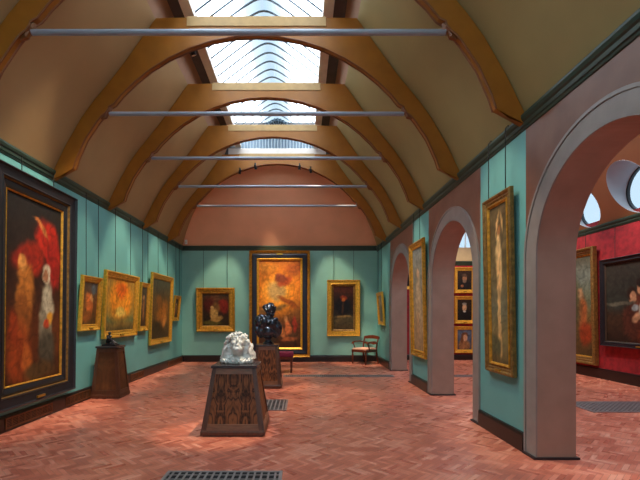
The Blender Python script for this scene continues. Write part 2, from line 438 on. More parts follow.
for q in range(1, 9):
    a = PI*q/9
    b.tube([(XC+.05*math.cos(a), YS-.07, 6.62+.04*math.sin(a)), (XC+.23*math.cos(a), YS-.07, 6.62+.19*math.sin(a))], .007, 6)
b.build('blade', 'flute', vent)

# ------------------------------------------------------------------ ribs and tie rods
RIBY = [4.42, 6.21, 7.97, 9.72, 11.45]
OI = [((3.03, 3.46), (2.71, 3.62)), ((3.015, 3.60), (2.665, 3.76)), ((2.83, 3.98), (2.53, 4.06)), ((2.60, 4.38), (2.355, 4.32)),
      ((2.5, 4.52), (2.29, 4.40)), ((2.42, 4.63), (2.235, 4.44)), ((2.36, 4.70), (2.19, 4.50)), ((2.32, 4.75), (2.185, 4.535)), ((2.22, 4.87), (2.11, 4.575)),
      ((2.10, 5.02), (2.0, 4.71)), ((1.95, 5.22), (1.80, 4.905)), ((1.70, 5.57), (1.57, 5.09)), ((1.50, 5.85), (1.30, 5.257)),
      ((1.1, 5.86), (1.0, 5.399)), ((.7, 5.86), (.66, 5.508)), ((.35, 5.86), (.33, 5.57)), ((0, 5.86), (0, 5.59))]
OI = [((o[0]-.014, o[1]-.008), i) for o, i in OI]
full = [((-o[0], o[1]), (-i[0], i[1])) for o, i in OI]+[((o[0], o[1]), (i[0], i[1])) for o, i in OI[-2::-1]]
ordn = ['nearest the camera, cut off at top', 'second from the camera', 'third from the camera', 'fourth from the camera', 'farthest, against the pink gable']
RT = .04
rib0 = None
for k, y in enumerate(RIBY):
    if rib0 is None:
        rib0 = thing('arched_rib', '', 'roof beam', (XC, y, 3.46), 0, 'arched roof ribs')
        b = MB(); rows = []
        for o, i in full:
            rows.append([b.v((p[0], yy, p[1]-3.46)) for p in (o, i) for yy in (-RT, RT)])
        for A, B in zip(rows, rows[1:]):
            b.face([A[0], A[2], B[2], B[0]]); b.face([A[1], B[1], B[3], A[3]])
            b.face([A[0], B[0], B[1], A[1]]); b.face([A[2], A[3], B[3], B[2]])
        b.face(rows[0]); b.face(rows[-1])
        for f in (rows[0], rows[-1]): pass
        b.build('timber', 'rib', rib0)
        b = MB(); b.box(-1.03, 1.03, -RT-.012, RT+.012, 5.72-3.46, 5.865-3.46, bevel=.006); b.build('daylit_collar_beam', 'collarlit', rib0)  # top of the rib, paler tan paints the skylight's daylight onto it
        b = MB(); b.tube([(-2.19, 0, 4.445-3.46), (2.19, 0, 4.445-3.46)], .031, 12); tr_ = b.build('tie_rod', 'rod', rib0, smooth=True); tr_['label'] = 'horizontal grey steel tie rod'
        b = MB()   # bead along the lower front and back edges
        for yy in (-RT, RT):
            b.tube([(i[0], yy, i[1]-3.46) for o, i in full], .012, 6)
        b.build('bead_moulding', 'ribedge', rib0, smooth=True)
        for s in (-1, 1):
            b = MB(); b.tube([(s*2.31, 0, 4.37-3.46), (s*2.25, 0, 4.40-3.46), (s*2.225, 0, 4.45-3.46), (s*2.19, 0, 4.485-3.46), (s*2.165, 0, 4.54-3.46)], [.02, .035, .028, .036, .02], 8); b.build('scroll', 'ribedge', rib0)
        r = rib0
    else:
        r = copy_tree(rib0); r.location.y = y
    r['label'] = 'mustard arched roof rib with grey rod, '+ordn[k]

# spotlights along the troughs
def spot_lamp(name, loc, target, energy, size=.6, blend=.6, color=(1, .80, .56), parent=None, radius=.04):
    l = bpy.data.lights.new(name, 'SPOT'); l.energy = energy; l.spot_size = size; l.spot_blend = blend; l.color = color; l.shadow_soft_size = radius
    o = bpy.data.objects.new(name, l); COL.objects.link(o)
    d = (Vector(target)-Vector(loc)).normalized()
    q = d.to_track_quat('-Z', 'Y')
    if parent:
        o.parent = parent
        o.location = Vector(loc)-parent.location
    else: o.location = loc
    o.rotation_euler = q.to_euler()
    return o
def spotlight(loc, target, label, energy=0, size=.6, group='track spotlights beside the skylight', scale=1., color=(1, .80, .56)):
    t = thing('track_spotlight', label, 'spotlight', loc, 0, group)
    d = (Vector(target)-Vector(loc)).normalized()
    Mx = d.to_track_quat('-Z', 'Y').to_matrix().to_4x4()
    piv = Vector((0, 0, -.11*scale))
    b = MB(); b.lathe([(.03*scale, .07*scale), (.042*scale, .05*scale), (.045*scale, -.06*scale), (.052*scale, -.09*scale), (.046*scale, -.09*scale), (.04*scale, -.075*scale)], 14, 0, Matrix.Translation(piv) @ Mx)
    b.build('lamp_head', 'lampbl', t, smooth=True)
    b = MB(); b.lathe([(.039*scale, -.078*scale), (.039*scale, -.081*scale)], 14, 0, Matrix.Translation(piv) @ Mx); b.build('lens', 'lens', t)
    b = MB(); b.tube([(0, 0, 0), (0, 0, -.11*scale)], .012*scale, 6); b.box(-.03*scale, .03*scale, -.05*scale, .05*scale, -.02*scale, 0.004); b.build('bracket', 'lampbl', t)
    if energy: spot_lamp('spot_beam', Vector(loc)+piv+d*.1, target, energy, size, parent=t, color=color)
    return t
bays = ['between the first and second ribs', 'between the second and third ribs', 'between the third and fourth ribs', 'between the fourth and fifth ribs']
def mid(a, b_): return (a+b_)/2
LT, RTX = XC-1.24, XC+1.24
E = 1.0
TARG = {  # (side, bay, which): target, power, cone
 ('L', 0, 0): ((XL, 5.7, 1.9), 120, .62), ('L', 0, 1): ((XL, 6.2, 1.5), 60, .5), ('L', 1, 0): ((XL, 7.1, 1.5), 80, .42),
 ('L', 1, 1): ((-.7, 8.3, 1.2), 110, .26), ('L', 2, 0): ((XL, 8.45, 1.6), 130, .52), ('L', 2, 1): ((XL, 9.5, 1.5), 70, .42),
 ('L', 3, 0): ((XL, 10.7, 1.5), 130, .52), ('L', 3, 1): ((XL, 11.9, 1.4), 80, .42),
 ('R', 0, 0): ((XR, 4.9, 1.7), 80, .5), ('R', 0, 1): ((-.8, 5.2, .9), 170, .26), ('R', 1, 0): ((-1.6, 6.3, 0), 60, .5),
 ('R', 1, 1): ((.3, 7.4, 0), 60, .5), ('R', 2, 0): ((XR, 8.35, 1.7), 90, .45), ('R', 2, 1): ((-.4, 10.4, .2), 90, .4),
 ('R', 3, 0): ((1.8, 12.45, .2), 130, .34), ('R', 3, 1): ((XR, 12.2, 1.5), 80, .4)}
for (s, bay, w), (tg, en, cone) in TARG.items():
    y = RIBY[bay]+(RIBY[bay+1]-RIBY[bay])*((.40 if w == 0 else .62) if bay < 3 else (.42 if w == 0 else .56))
    spotlight((LT if s == 'L' else RTX, y, 6.19), tg, 'black track spotlight in the %s skylight trough, %s one %s' % ('left' if s == 'L' else 'right', 'nearer' if w == 0 else 'farther', bays[bay]), en*6, cone)
for s, w, x, tg, en in (('left', 'outer', XC-1.0, (-2.65, YB, 1.6), 230), ('left', 'inner', XC-.58, (-.75, YB, 2.4), 260), ('right', 'inner', XC+.62, (-.5, YB, 1.3), 260), ('right', 'outer', XC+.92, (1.32, YB, 1.6), 230)):
    zz = 2.88+math.sqrt(7.344-(x-XC)**2)-.012
    spotlight((x, 11.45-.12, zz+.05), tg, 'tiny dark spotlight hanging under the farthest rib, %s of the %s pair' % (w, s), en*1.9, .56, group='spotlights under the farthest rib', scale=.75)

# ------------------------------------------------------------------ red room beyond the arches
b = MB(); b.box(X3, X3+.25, Y3F-.2, Y3+.2, 0, 3.62); struct(b.build('wall_far_right', 'damask'))
b = MB()
b.box(XR2, X3, Y3, Y3+.25, 0, 3.2, 0)
WX0, WX1, WZ0, WZ1 = 5.0, 5.75, 3.62, 4.5
b.box(XR2, WX0, Y3, Y3+.25, 3.2, 5.9, 1); b.box(WX1, X3, Y3, Y3+.25, 3.2, 5.9, 1)
b.box(WX0, WX1, Y3, Y3+.25, 3.2, WZ0, 1); b.box(WX0, WX1, Y3, Y3+.25, WZ1, 5.9, 1)
struct(b.build('wall_far_back', ['damask', 'buffwall']))
b = MB(); b.quad([(WX0, Y3+.2, WZ0), (WX1, Y3+.2, WZ0), (WX1, Y3+.2, WZ1), (WX0, Y3+.2, WZ1)])
w2 = struct(b.build('window_2', 'pane'))
b = MB()
for x in (WX0, mid(WX0, WX1)-.02, WX1-.04): b.box(x, x+.04, Y3+.15, Y3+.19, WZ0, WZ1)
for z in (WZ0, WZ1-.04): b.box(WX0, WX1, Y3+.15, Y3+.19, z, z+.04)
b.build('window_frame', 'white', w2)
b = MB(); b.box(XR2, X3, Y3F-.25, Y3F, 0, 5.9); struct(b.build('wall_far_front', 'damask'))
XM = (XR2+X3)/2
VP = [(X3, 3.5), (6.62, 3.9), (6.36, 4.35), (6.1, 4.8), (5.82, 5.2), (5.5, 5.55)]
def vx(z):
    if z <= VP[0][1]: return X3
    for (x0, z0), (x1, z1) in zip(VP, VP[1:]):
        if z <= z1: return x0+(x1-x0)*(z-z0)/(z1-z0)
    return VP[-1][0]
DC, DR, DZ = [8.32+1.45*k for k in (-3, -2, -1, 0, 1, 2)], .50, 4.01
b = MB(); z0, z1 = 3.5, 5.55
for c in DC:
    N = 48; rings = []
    for q in range(N):
        a = 2*PI*(q+.5)/N; ca, sa = math.cos(a), math.sin(a)
        t = min(.725/abs(ca) if ca else 9e9, ((z1-DZ) if sa > 0 else (DZ-z0))/abs(sa) if sa else 9e9)
        t = max(t, DR+.005)
        rings.append([b.v((vx(DZ+sa*rr), c+ca*rr, DZ+sa*rr)) for rr in [DR+(t-DR)*j/6 for j in range(7)]])
    for q in range(N):
        A, B = rings[q], rings[(q+1) % N]
        for j in range(6): b.face([A[j], A[j+1], B[j+1], B[j]])
    # corner fills
    for sy in (-1, 1):
        for zc in (z0, z1):
            best = sorted(range(N), key=lambda q: (rings[q][6].co.y-(c+sy*.725))**2+(rings[q][6].co.z-zc)**2)[:2]
            b.face([b.v((vx(zc), c+sy*.725, zc)), rings[best[0]][6], rings[best[1]][6]])
ye = DC[-1]+.725; ys = DC[0]-.725
for (xa, za), (xb, zb) in zip(VP, VP[1:]):
    b.quad([(xa, ye, za), (xa, Y3, za), (xb, Y3, zb), (xb, ye, zb)])
    b.quad([(xa, Y3F, za), (xa, ys, za), (xb, ys, zb), (xb, Y3F, zb)])
    xa2, xb2 = 2*XM-xa, 2*XM-xb
    b.quad([(xa2, Y3F, za), (xa2, Y3, za), (xb2, Y3, zb), (xb2, Y3F, zb)])
struct(b.build('ceiling_far', 'rust', smooth='all'))
for n, c in enumerate(DC):      # round windows with white reveals
    XW = 6.885
    b = MB(); N = 40
    ra = [b.v((vx(DZ+DR*math.sin(2*PI*q/N))-.002, c+DR*math.cos(2*PI*q/N), DZ+DR*math.sin(2*PI*q/N))) for q in range(N)]
    rb = [b.v((XW, c+(DR-.03)*math.cos(2*PI*q/N), DZ+(DR-.03)*math.sin(2*PI*q/N))) for q in range(N)]
    for q in range(N): b.face([ra[q], ra[(q+1) % N], rb[(q+1) % N], rb[q]])
    wv = struct(b.build('window_%d' % (n+3), 'reveal', smooth='all'))
    b = MB(); b.face([b.v((XW+.02, c+DR*math.cos(2*PI*q/N), DZ+DR*math.sin(2*PI*q/N))) for q in range(N)]); b.build('pane', 'pane', wv)
    b = MB(); b.sweep([(DR-.06, -.03), (DR-.01, -.03), (DR-.01, .03), (DR-.06, .03)], lambda k, p: (XW+p[1], c+p[0]*math.cos(2*PI*k/N), DZ+p[0]*math.sin(2*PI*k/N)), N, 0, True); b.build('window_frame', 'lampbl', wv)
# outer shell of the red room vault (blocks light between dormers) : dormer cheeks
b = MB(); b.quad([(XR2+.05, Y3F, 3.66), (XR2+.05, Y3+.2, 3.66), (2*XM-5.5, Y3+.2, 5.75), (2*XM-5.5, Y3F, 5.75)])
struct(b.build('ceiling_far_roof', 'trough'))
b = MB(); b.quad([(5.5, Y3F, 5.55), (5.5, Y3, 5.55), (2*XM-5.5, Y3, 5.55), (2*XM-5.5, Y3F, 5.55)])
w = struct(b.build('window_9', 'clear'))
b = MB(); yy = Y3F+.3
while yy < Y3: b.box(2*XM-5.5, 5.5, yy-.015, yy+.015, 5.5, 5.54); yy += .6
b.build('glazing_bar', 'lead', w)
b = MB(); b.sweep(CP, lambda k, p: (X3-p[0], (Y3F, Y3)[k], p[1]-.08), 2); struct(b.build('trim_12', 'green'), 'dark green cornice over red wall')
b = MB(); b.sweep(CP, lambda k, p: ((XR2, X3)[k], Y3-p[0], p[1]-.40), 2); struct(b.build('trim_13', 'green'), 'dark green cornice on end wall of red room')
b = MB(); b.sweep(CP, lambda k, p: (XR2+p[0], (Y3F, Y3)[k], p[1]-.08), 2); struct(b.build('trim_14', 'green'))
b = MB(); b.sweep(BP, lambda k, p: (X3-p[0], (Y3F, Y3)[k], p[1]*1.15), 2); struct(b.build('baseboard_far_right', 'skirt'))
b = MB(); b.sweep(BP, lambda k, p: ((XR2, X3)[k], Y3-p[0], p[1]*.85), 2); struct(b.build('baseboard_far_back', 'skirt'))

# ------------------------------------------------------------------ paintings
def sm(a, b_, x):
    t = max(0, min(1, (x-a)/(b_-a))) if b_ != a else (x >= b_)
    return t*t*(3-2*t)
def paint_mesh(w, h, base, blobs, seed=0, res=.02, wob=.05, grain=.16):
    """grid with a colour per vertex: base = [(v, rgb)...] vertical gradient, blobs = (u, v, ru, rv, angle, rgb, softness[, ring])"""
    nx = max(14, min(110, int(w/res))); ny = max(14, min(150, int(h/res)))
    b = MB(); vs = []; cols = []
    for j in range(ny+1):
        for i in range(nx+1):
            u, v = i/nx, j/ny
            vs.append(b.v(((u-.5)*w, 0, v*h)))
            n1 = noise.noise(Vector((u*4*w+seed*7.1, v*4*h, seed*3.3))); n2 = noise.noise(Vector((u*4*w-seed*2.7, v*4*h+9, seed*1.9)))
            n3 = noise.noise(Vector((u*13*w+seed, v*13*h, seed))); n4 = noise.noise(Vector((u*13*w+seed, v*13*h+31, seed)))
            uu = u+wob*n1/w+wob*.4*n3/w; vv = v+wob*n2/h+wob*.4*n4/h
            c = base[0][1]
            for (va, ca), (vb, cb) in zip(base, base[1:]):
                if vv >= va:
                    t = sm(va, vb, vv); c = tuple(p+(q-p)*t for p, q in zip(ca, cb))
            for bl in blobs:
                bu, bv, ru, rv, ang, bc, soft = bl[:7]
                dx, dy = (uu-bu)*w, (vv-bv)*h
                ca, sa = math.cos(ang), math.sin(ang)
                px, py = (dx*ca+dy*sa)/(ru*w), (-dx*sa+dy*ca)/(rv*h)
                r = math.sqrt(px*px+py*py)
                a = 1-sm(1-soft*.65, 1+soft*.45, r)
                if len(bl) > 7: a *= bl[7]
                if a > 0: c = tuple(p+(q-p)*a for p, q in zip(c, bc))
            n5 = noise.noise(Vector((u*5*w+1.3*n2+seed, v*3.2*h+1.3*n1, seed*2.))); n6 = noise.noise(Vector((u*9*w-2*n1, v*6*h+seed, seed*4.)))
            fold = (1-.20*max(0, .13-abs(n5))/.13)*(1+.12*n6)
            c = tuple(x*fold for x in c)
            g = 1+grain*(n3*.9+.6*noise.noise(Vector((u*40*w, v*25*h, seed*5.))))
            cols.append(tuple(max(0, min(255, x*g)) for x in c))
    W = nx+1
    for j in range(ny):
        for i in range(nx): b.face([vs[j*W+i], vs[j*W+i+1], vs[(j+1)*W+i+1], vs[(j+1)*W+i]])
    bm = b.bm; me = bpy.data.meshes.new('canvas'); bm.verts.index_update(); bm.to_mesh(me); bm.free()
    at = me.color_attributes.new('Col', 'FLOAT_COLOR', 'POINT')
    for k, c in enumerate(cols): at.data[k].color = (*rgb(*c), 1)
    me.materials.append(M_['canvas'])
    return me

def frame_ring(b, w, h, prof, mi=0):
    """prof: (inset from outer edge, projection towards the viewer)"""
    cs = [(-w/2, 0, 1, 1), (w/2, 0, -1, 1), (w/2, h, -1, -1), (-w/2, h, 1, -1)]
    b.sweep(prof, lambda k, p: (cs[k][0]+cs[k][2]*p[0], -p[1], cs[k][1]+cs[k][3]*p[0]), 4, mi, True)

WALLROT = {'L': PI/2, 'B': 0, 'R': -PI/2}
def picture(label, wall, wallpos, a0, a1, z0, z1, style, art, tilt=0., name='framed_painting', wires=True, plate=True, ztop=3.45, group=None, cat='painting'):
    """a0..a1: extent along the wall (world x or y)"""
    dp_ = style['dep']; D0 = abs(wallpos)
    fb, ft = (D0-dp_)/D0, (D0-dp_-tilt*(z1-z0))/D0     # measured on the wall plane, so bring the front of the frame to it
    z0, z1 = max(.03, EYE+(z0-EYE)*fb), EYE+(z1-EYE)*ft
    a0, a1 = a0*(fb+ft)/2, a1*(fb+ft)/2
    w, h = a1-a0, z1-z0; cmid = (a0+a1)/2
    loc = {'L': (wallpos, cmid, z0), 'R': (wallpos, cmid, z0), 'B': (cmid, wallpos, z0)}[wall]
    t = thing(name, label, cat, loc, WALLROT[wall], group)
    T = Matrix.Translation((0, -.012, 0)) @ Matrix.Rotation(tilt, 4, 'X')
    fw, dep = style['fw'], style['dep']
    outer = style['prof'](fw, dep)
    b = MB(); frame_ring(b, w, h, outer); b.build('frame', style['mat'], t, M=T)
    inset = fw
    for (iw, pr, m, nm) in style.get('inner', []):
        b = MB(); M2 = T @ Matrix.Translation((0, 0, inset-.004))
        frame_ring(b, w-2*inset+.008, h-2*inset+.008, [(0, 0), (0, pr*.8), (iw*.3, pr), (iw*.8, pr*.75), (iw+.004, pr*.5), (iw+.004, 0)]); b.build(nm, m, t, M=M2)
        inset += iw
    cw, ch = w-2*inset+.01, h-2*inset+.01
    base, blobs, seed = art
    me = paint_mesh(cw, ch, base, blobs, seed, res=style.get('res', .02), wob=style.get('wob', .05))
    me.transform(T @ Matrix.Translation((0, -.012, inset-.005)))
    o = bpy.data.objects.new('canvas', me); COL.objects.link(o); o.parent = t
    if plate:
        b = MB(); pw = min(.16, w*.16); b.box(-pw/2, pw/2, -style.get('plateproj', dep*.9)-.012, -style.get('plateproj', dep*.9)+.012, fw*.28, fw*.28+.028+.01*fw); b.build('nameplate', 'brass', t, M=T)
    if wires:
        for s in (-1, 1):
            x = s*w*style.get('wx', .31); p = T @ Vector((x, -dep*.4, h-.01))
            yw = min(-.075, p.y); b = MB(); pts = [tuple(p), (x, yw, p.z+.04), (x, yw, ztop-z0+.05)]
            if wires == 'hook': pts += [(x, yw, ztop-z0+.12), (x, yw+.03, ztop-z0+.16), (x, -.03, ztop-z0+.13)]
            b.tube(pts, .006, 6); b.build('hanging_wire', 'wire', t)
    return t

def gprof(fw, d): return [(0, 0), (0, d*.75), (fw*.12, d), (fw*.3, d*.92), (fw*.45, d*.62), (fw*.62, d*.66), (fw*.75, d*.42), (fw*.9, d*.45), (fw, d*.3), (fw, 0)]
def flatprof(fw, d): return [(0, 0), (0, d), (fw*.08, d*1.05), (fw*.18, d*.8), (fw*.8, d*.7), (fw*.9, d*.78), (fw, d*.5), (fw, 0)]
GOLD = dict(wx=.23, fw=.115, dep=.065, mat='goldbr', prof=gprof, inner=[(.025, .03, 'gold', 'sight_edge')], res=.018)
GOLDS = dict(fw=.09, dep=.06, mat='goldbr', prof=gprof, inner=[(.02, .03, 'gold', 'sight_edge')], res=.015)

# colour shorthand for the paintings (plain stand-in compositions in the same colours and masses)
dk = (34, 26, 22)
P = []
# big black framed picture, left wall
P_big = ([(0, (74, 38, 20)), (.25, (92, 46, 24)), (.55, (52, 30, 22)), (.8, (40, 32, 28)), (1, (34, 32, 30))], [
    (.72, .80, .20, .12, .5, (168, 40, 28), .5), (.85, .66, .16, .16, 0, (150, 34, 28), .5), (.45, .68, .22, .10, -.4, (150, 40, 26), .5),
    (.60, .87, .17, .016, -.5, (190, 112, 58), .5), (.30, .66, .22, .07, .2, (130, 36, 26), .6),
    (.34, .50, .15, .17, .1, (172, 104, 44), .5), (.30, .64, .07, .045, 0, (206, 138, 70), .4), (.30, .36, .14, .14, 0, (138, 78, 34), .6),
    (.24, .16, .20, .17, 0, (150, 64, 28), .6), (.38, .12, .08, .12, .2, (168, 88, 38), .6), (.16, .30, .09, .1, .3, (140, 54, 26), .6),
    (.72, .36, .14, .22, -.05, (136, 126, 104), .4), (.76, .44, .12, .10, .3, (178, 168, 142), .5), (.72, .60, .085, .055, 0, (196, 178, 150), .4),
    (.70, .595, .045, .032, 0, (150, 100, 70), .4), (.80, .35, .07, .04, .4, (214, 150, 52), .5), (.72, .31, .06, .025, .5, (190, 70, 40), .5),
    (.74, .16, .18, .12, 0, (78, 72, 58), .6), (.62, .05, .3, .05, 0, (84, 62, 36), .6)], 3)
P_small1 = ([(0, (96, 66, 34)), (.5, (120, 74, 40)), (1, (86, 72, 58))], [(.45, .45, .25, .3, .2, (206, 110, 50), .6), (.6, .62, .12, .1, 0, (222, 160, 96), .5), (.35, .2, .3, .15, 0, (140, 80, 36), .6), (.75, .85, .2, .12, 0, (92, 104, 110), .6)], 5)
P_sun = ([(0, (96, 80, 44)), (.1, (120, 100, 54)), (.2, (96, 108, 70)), (.34, (140, 124, 66)), (1, (150, 118, 54))], [(.5, .62, .52, .46, 0, (208, 140, 44), .9), (.5, .62, .38, .37, 0, (236, 140, 34), .7), (.5, .66, .30, .26, 0, (248, 156, 44), .7), (.5, .80, .22, .16, 0, (230, 104, 30), .9), (.5, .36, .2, .1, 0, (246, 206, 96), .8)], 8)
P_slim = ([(0, (70, 52, 34)), (1, (84, 76, 62))], [(.5, .45, .2, .32, 0, (150, 100, 60), .6), (.5, .72, .15, .08, 0, (196, 150, 104), .5)], 11)
P_mist = ([(0, (70, 56, 34)), (.4, (104, 72, 36)), (1, (66, 66, 52))], [(.55, .42, .34, .2, .5, (160, 98, 38), .8), (.4, .62, .2, .1, -.4, (128, 84, 40), .7), (.7, .3, .16, .08, .6, (190, 122, 54), .7), (.25, .2, .3, .12, 0, (60, 48, 30), .7)], 14)
P_b1 = ([(0, (54, 44, 24)), (.4, (48, 32, 20)), (1, (52, 38, 26))], [(.80, .62, .24, .26, .3, (128, 34, 22), .7), (.5, .88, .5, .1, 0, (92, 58, 34), .7), (.25, .65, .25, .25, 0, (84, 30, 22), .7), (.52, .58, .14, .18, .3, (120, 82, 40), .6), (.42, .38, .15, .20, .15, (190, 146, 78), .5), (.38, .58, .07, .065, 0, (206, 160, 96), .4), (.52, .2, .26, .09, .3, (178, 132, 66), .5), (.3, .08, .4, .07, 0, (92, 82, 34), .6)], 17)
P_court = ([(0, (70, 40, 22)), (.22, (90, 52, 30)), (.4, (120, 74, 34)), (.6, (196, 112, 34)), (1, (176, 96, 30))], [
    (.45, .63, .50, .27, 0, (222, 130, 34), .8), (.42, .64, .34, .18, 0, (236, 156, 52), .6), (.42, .65, .22, .12, 0, (190, 150, 88), .6), (.62, .76, .2, .05, .5, (156, 66, 30), .6), (.52, .8, .14, .05, 0, (128, 60, 36), .6),
    (.7, .52, .3, .03, -.5, (150, 76, 28), .7), (.3, .44, .4, .03, .2, (120, 88, 46), .7), (.85, .9, .25, .08, .2, (150, 74, 26), .8), (.2, .92, .25, .06, 0, (206, 128, 44), .8),
    (.70, .22, .07, .11, .2, (206, 110, 60), .5), (.86, .26, .06, .1, 0, (156, 54, 36), .5), (.56, .18, .08, .07, .5, (196, 116, 64), .5), (.82, .12, .14, .06, .2, (84, 56, 34), .6), (.25, .14, .22, .12, 0, (66, 48, 34), .7), (.64, .33, .05, .04, 0, (210, 140, 84), .4), (.72, .1, .2, .03, .1, (160, 88, 48), .6)], 21)
P_red = ([(0, (78, 62, 40)), (.28, (84, 74, 50)), (.38, (44, 40, 36)), (.7, (56, 34, 28)), (1, (84, 40, 30))], [(.5, .55, .42, .22, 0, (26, 26, 32), .6), (.5, .74, .16, .07, 0, (150, 60, 34), .7), (.5, .70, .07, .05, 0, (216, 116, 46), .6), (.5, .5, .05, .2, 0, (72, 48, 34), .5), (.5, .30, .4, .03, .05, (150, 122, 72), .6), (.3, .22, .25, .05, .2, (112, 96, 62), .6)], 25)
P_grey = ([(0, (110, 112, 96)), (1, (150, 150, 138))], [(.5, .4, .24, .36, 0, (92, 92, 84), .6), (.5, .7, .14, .1, 0, (170, 150, 124), .5)], 27)
P_tallA = ([(0, (160, 128, 92)), (.3, (168, 142, 108)), (.7, (140, 134, 120)), (1, (130, 132, 128))], [(.5, .42, .24, .36, 0, (186, 160, 128), .6), (.5, .75, .13, .05, 0, (206, 168, 130), .5), (.4, .2, .2, .2, 0, (178, 140, 104), .7)], 31)
P_tallB = ([(0, (104, 88, 56)), (.2, (132, 116, 76)), (.34, (112, 108, 84)), (.6, (122, 104, 70)), (1, (108, 88, 58))], [(.48, .56, .15, .24, .03, (232, 186, 122), .4), (.48, .72, .14, .09, 0, (236, 194, 132), .4), (.5, .34, .11, .18, -.05, (226, 180, 116), .4), (.52, .83, .09, .035, 0, (170, 112, 66), .5), (.4, .88, .05, .09, -.25, (228, 182, 118), .5), (.66, .89, .05, .08, .3, (226, 178, 114), .5), (.5, .13, .09, .09, 0, (220, 172, 108), .5), (.25, .12, .3, .07, 0, (92, 88, 60), .6)], 34)
P_p1 = ([(0, (36, 28, 24)), (1, (52, 36, 28))], [(.5, .28, .42, .3, 0, (30, 24, 24), .5), (.5, .62, .15, .17, 0, (176, 120, 84), .5), (.5, .76, .17, .09, 0, (96, 72, 56), .5), (.5, .46, .13, .1, 0, (120, 96, 78), .5), (.35, .2, .1, .08, .3, (150, 92, 60), .5)], 41)
P_p2 = ([(0, (30, 26, 22)), (1, (46, 34, 24))], [(.5, .2, .45, .32, 0, (24, 22, 22), .5), (.5, .62, .16, .19, 0, (206, 156, 112), .4), (.5, .80, .17, .07, 0, (150, 140, 126), .5), (.5, .42, .1, .05, 0, (190, 180, 164), .5)], 43)
P_p3 = ([(0, (60, 66, 84)), (1, (96, 108, 128))], [(.48, .2, .42, .32, 0, (150, 104, 66), .5), (.52, .62, .17, .2, .2, (214, 164, 124), .4), (.50, .74, .24, .15, .2, (110, 66, 40), .5), (.55, .62, .15, .16, .2, (216, 166, 126), .4), (.34, .5, .1, .2, 0, (112, 68, 40), .6)], 45)
P_group = ([(0, (48, 34, 26)), (.3, (62, 44, 32)), (.45, (50, 52, 46)), (1, (54, 50, 44))], [(.60, .30, .16, .30, 0, (110, 50, 32), .5), (.78, .34, .15, .34, 0, (70, 40, 32), .5), (.42, .24, .14, .24, .1, (84, 46, 34), .5), (.44, .56, .06, .085, .1, (196, 142, 104), .4), (.43, .60, .075, .08, 0, (44, 30, 24), .4), (.46, .55, .05, .07, .1, (200, 148, 110), .4), (.62, .66, .055, .08, 0, (190, 136, 100), .4), (.62, .72, .07, .05, 0, (40, 28, 24), .4), (.8, .70, .055, .08, 0, (180, 126, 92), .4), (.56, .32, .09, .05, .4, (196, 146, 108), .5), (.50, .42, .06, .04, 0, (160, 170, 170), .5), (.66, .40, .07, .08, 0, (206, 192, 170), .5), (.15, .48, .3, .03, 0, (96, 92, 78), .7)], 48)
P_group = (P_group[0], [(bl[0]*.61+.092, bl[1], bl[2]*.8)+bl[3:] for bl in P_group[1]], 48)
P_land = ([(0, (84, 66, 40)), (.35, (112, 88, 50)), (.55, (104, 108, 84)), (.8, (120, 128, 116)), (1, (92, 88, 72))], [(.72, .42, .14, .2, 0, (170, 96, 54), .6), (.68, .62, .08, .06, 0, (206, 156, 112), .5), (.8, .22, .2, .12, 0, (150, 62, 34), .6), (.4, .5, .3, .35, 0, (88, 84, 56), .8)], 52)

BIG = dict(wx=.2, fw=.15, dep=.12, mat='black', prof=flatprof, res=.022, wob=.06, plateproj=.115, inner=[(.011, .08, 'golddk', 'gilt_bead'), (.10, .06, 'black', 'inner_border'), (.014, .045, 'gold', 'sight_edge')])
picture('very large picture in a wide black frame filling the near left wall', 'L', XL, 5.04, 6.84, .25, 3.36, BIG, P_big, .012, wires=True)
picture('small gilt framed upright picture between the large black frame and the orange glowing picture', 'L', XL, 7.02, 7.72, 1.18, 2.14, GOLDS, P_small1, .065)
picture('wide gilt framed picture of an orange glow, above the small plinth on left wall', 'L', XL, 7.86, 9.46, 1.0, 2.32, GOLD, P_sun, .045)
picture('narrow gilt framed upright picture just beyond the orange glowing picture', 'L', XL, 9.60, 10.15, 1.08, 2.22, GOLDS, P_slim, .05)
picture('tall dark brown picture in a gilt frame toward the far end of left wall', 'L', XL, 10.31, 11.98, .70, 2.53, GOLD, P_mist, .035)
picture('small gilt picture tilted forward in the far left corner', 'L', XL, 12.17, 12.72, 1.28, 2.04, GOLDS, P_slim, .09)
CARV = dict(fw=.17, dep=.1, mat='gold', prof=gprof, inner=[(.03, .03, 'golddk', 'sight_edge')], res=.015)
picture('square-ish dark picture in ornate carved gilt frame, left on the end wall', 'B', YB, -3.26, -2.06, .93, 2.30, CARV, P_b1, .03)
COURT = dict(fw=.085, dep=.12, mat='gold', prof=gprof, res=.022, plateproj=.05, inner=[(.15, .06, 'navy', 'inner_border'), (.06, .07, 'goldbr', 'gilt_slip')], wob=.055)
tc_ = picture('tall fiery orange picture in gold and dark blue frame, centre of end wall', 'B', YB, -1.61, .28, .14, 3.45, COURT, P_court, .0, wires=False, plate=False)
b = MB(); b.box(-.09, .09, -.09, -.06, 3.16, 3.20); b.build('nameplate', 'brass', tc_)
FLAT = dict(fw=.14, dep=.09, mat='goldbr', prof=flatprof, inner=[(.06, .05, 'golddk', 'sight_edge')], res=.015)
picture('dark red and black upright picture in flat gilt frame, right on the end wall', 'B', YB, .81, 1.83, .80, 2.54, FLAT, P_red, .02)
picture('small gilt framed pale picture tilted above the armchair', 'R', XR, 12.12, 12.92, 1.15, 2.15, GOLDS, P_grey, .07)
TALL = dict(fw=.10, dep=.055, mat='golddk', prof=gprof, inner=[(.025, .04, 'gold', 'sight_edge')], res=.02)
TALLA = dict(wx=.22, fw=.11, dep=.06, mat='gold', prof=gprof, inner=[(.02, .04, 'goldbr', 'sight_edge')], res=.02)
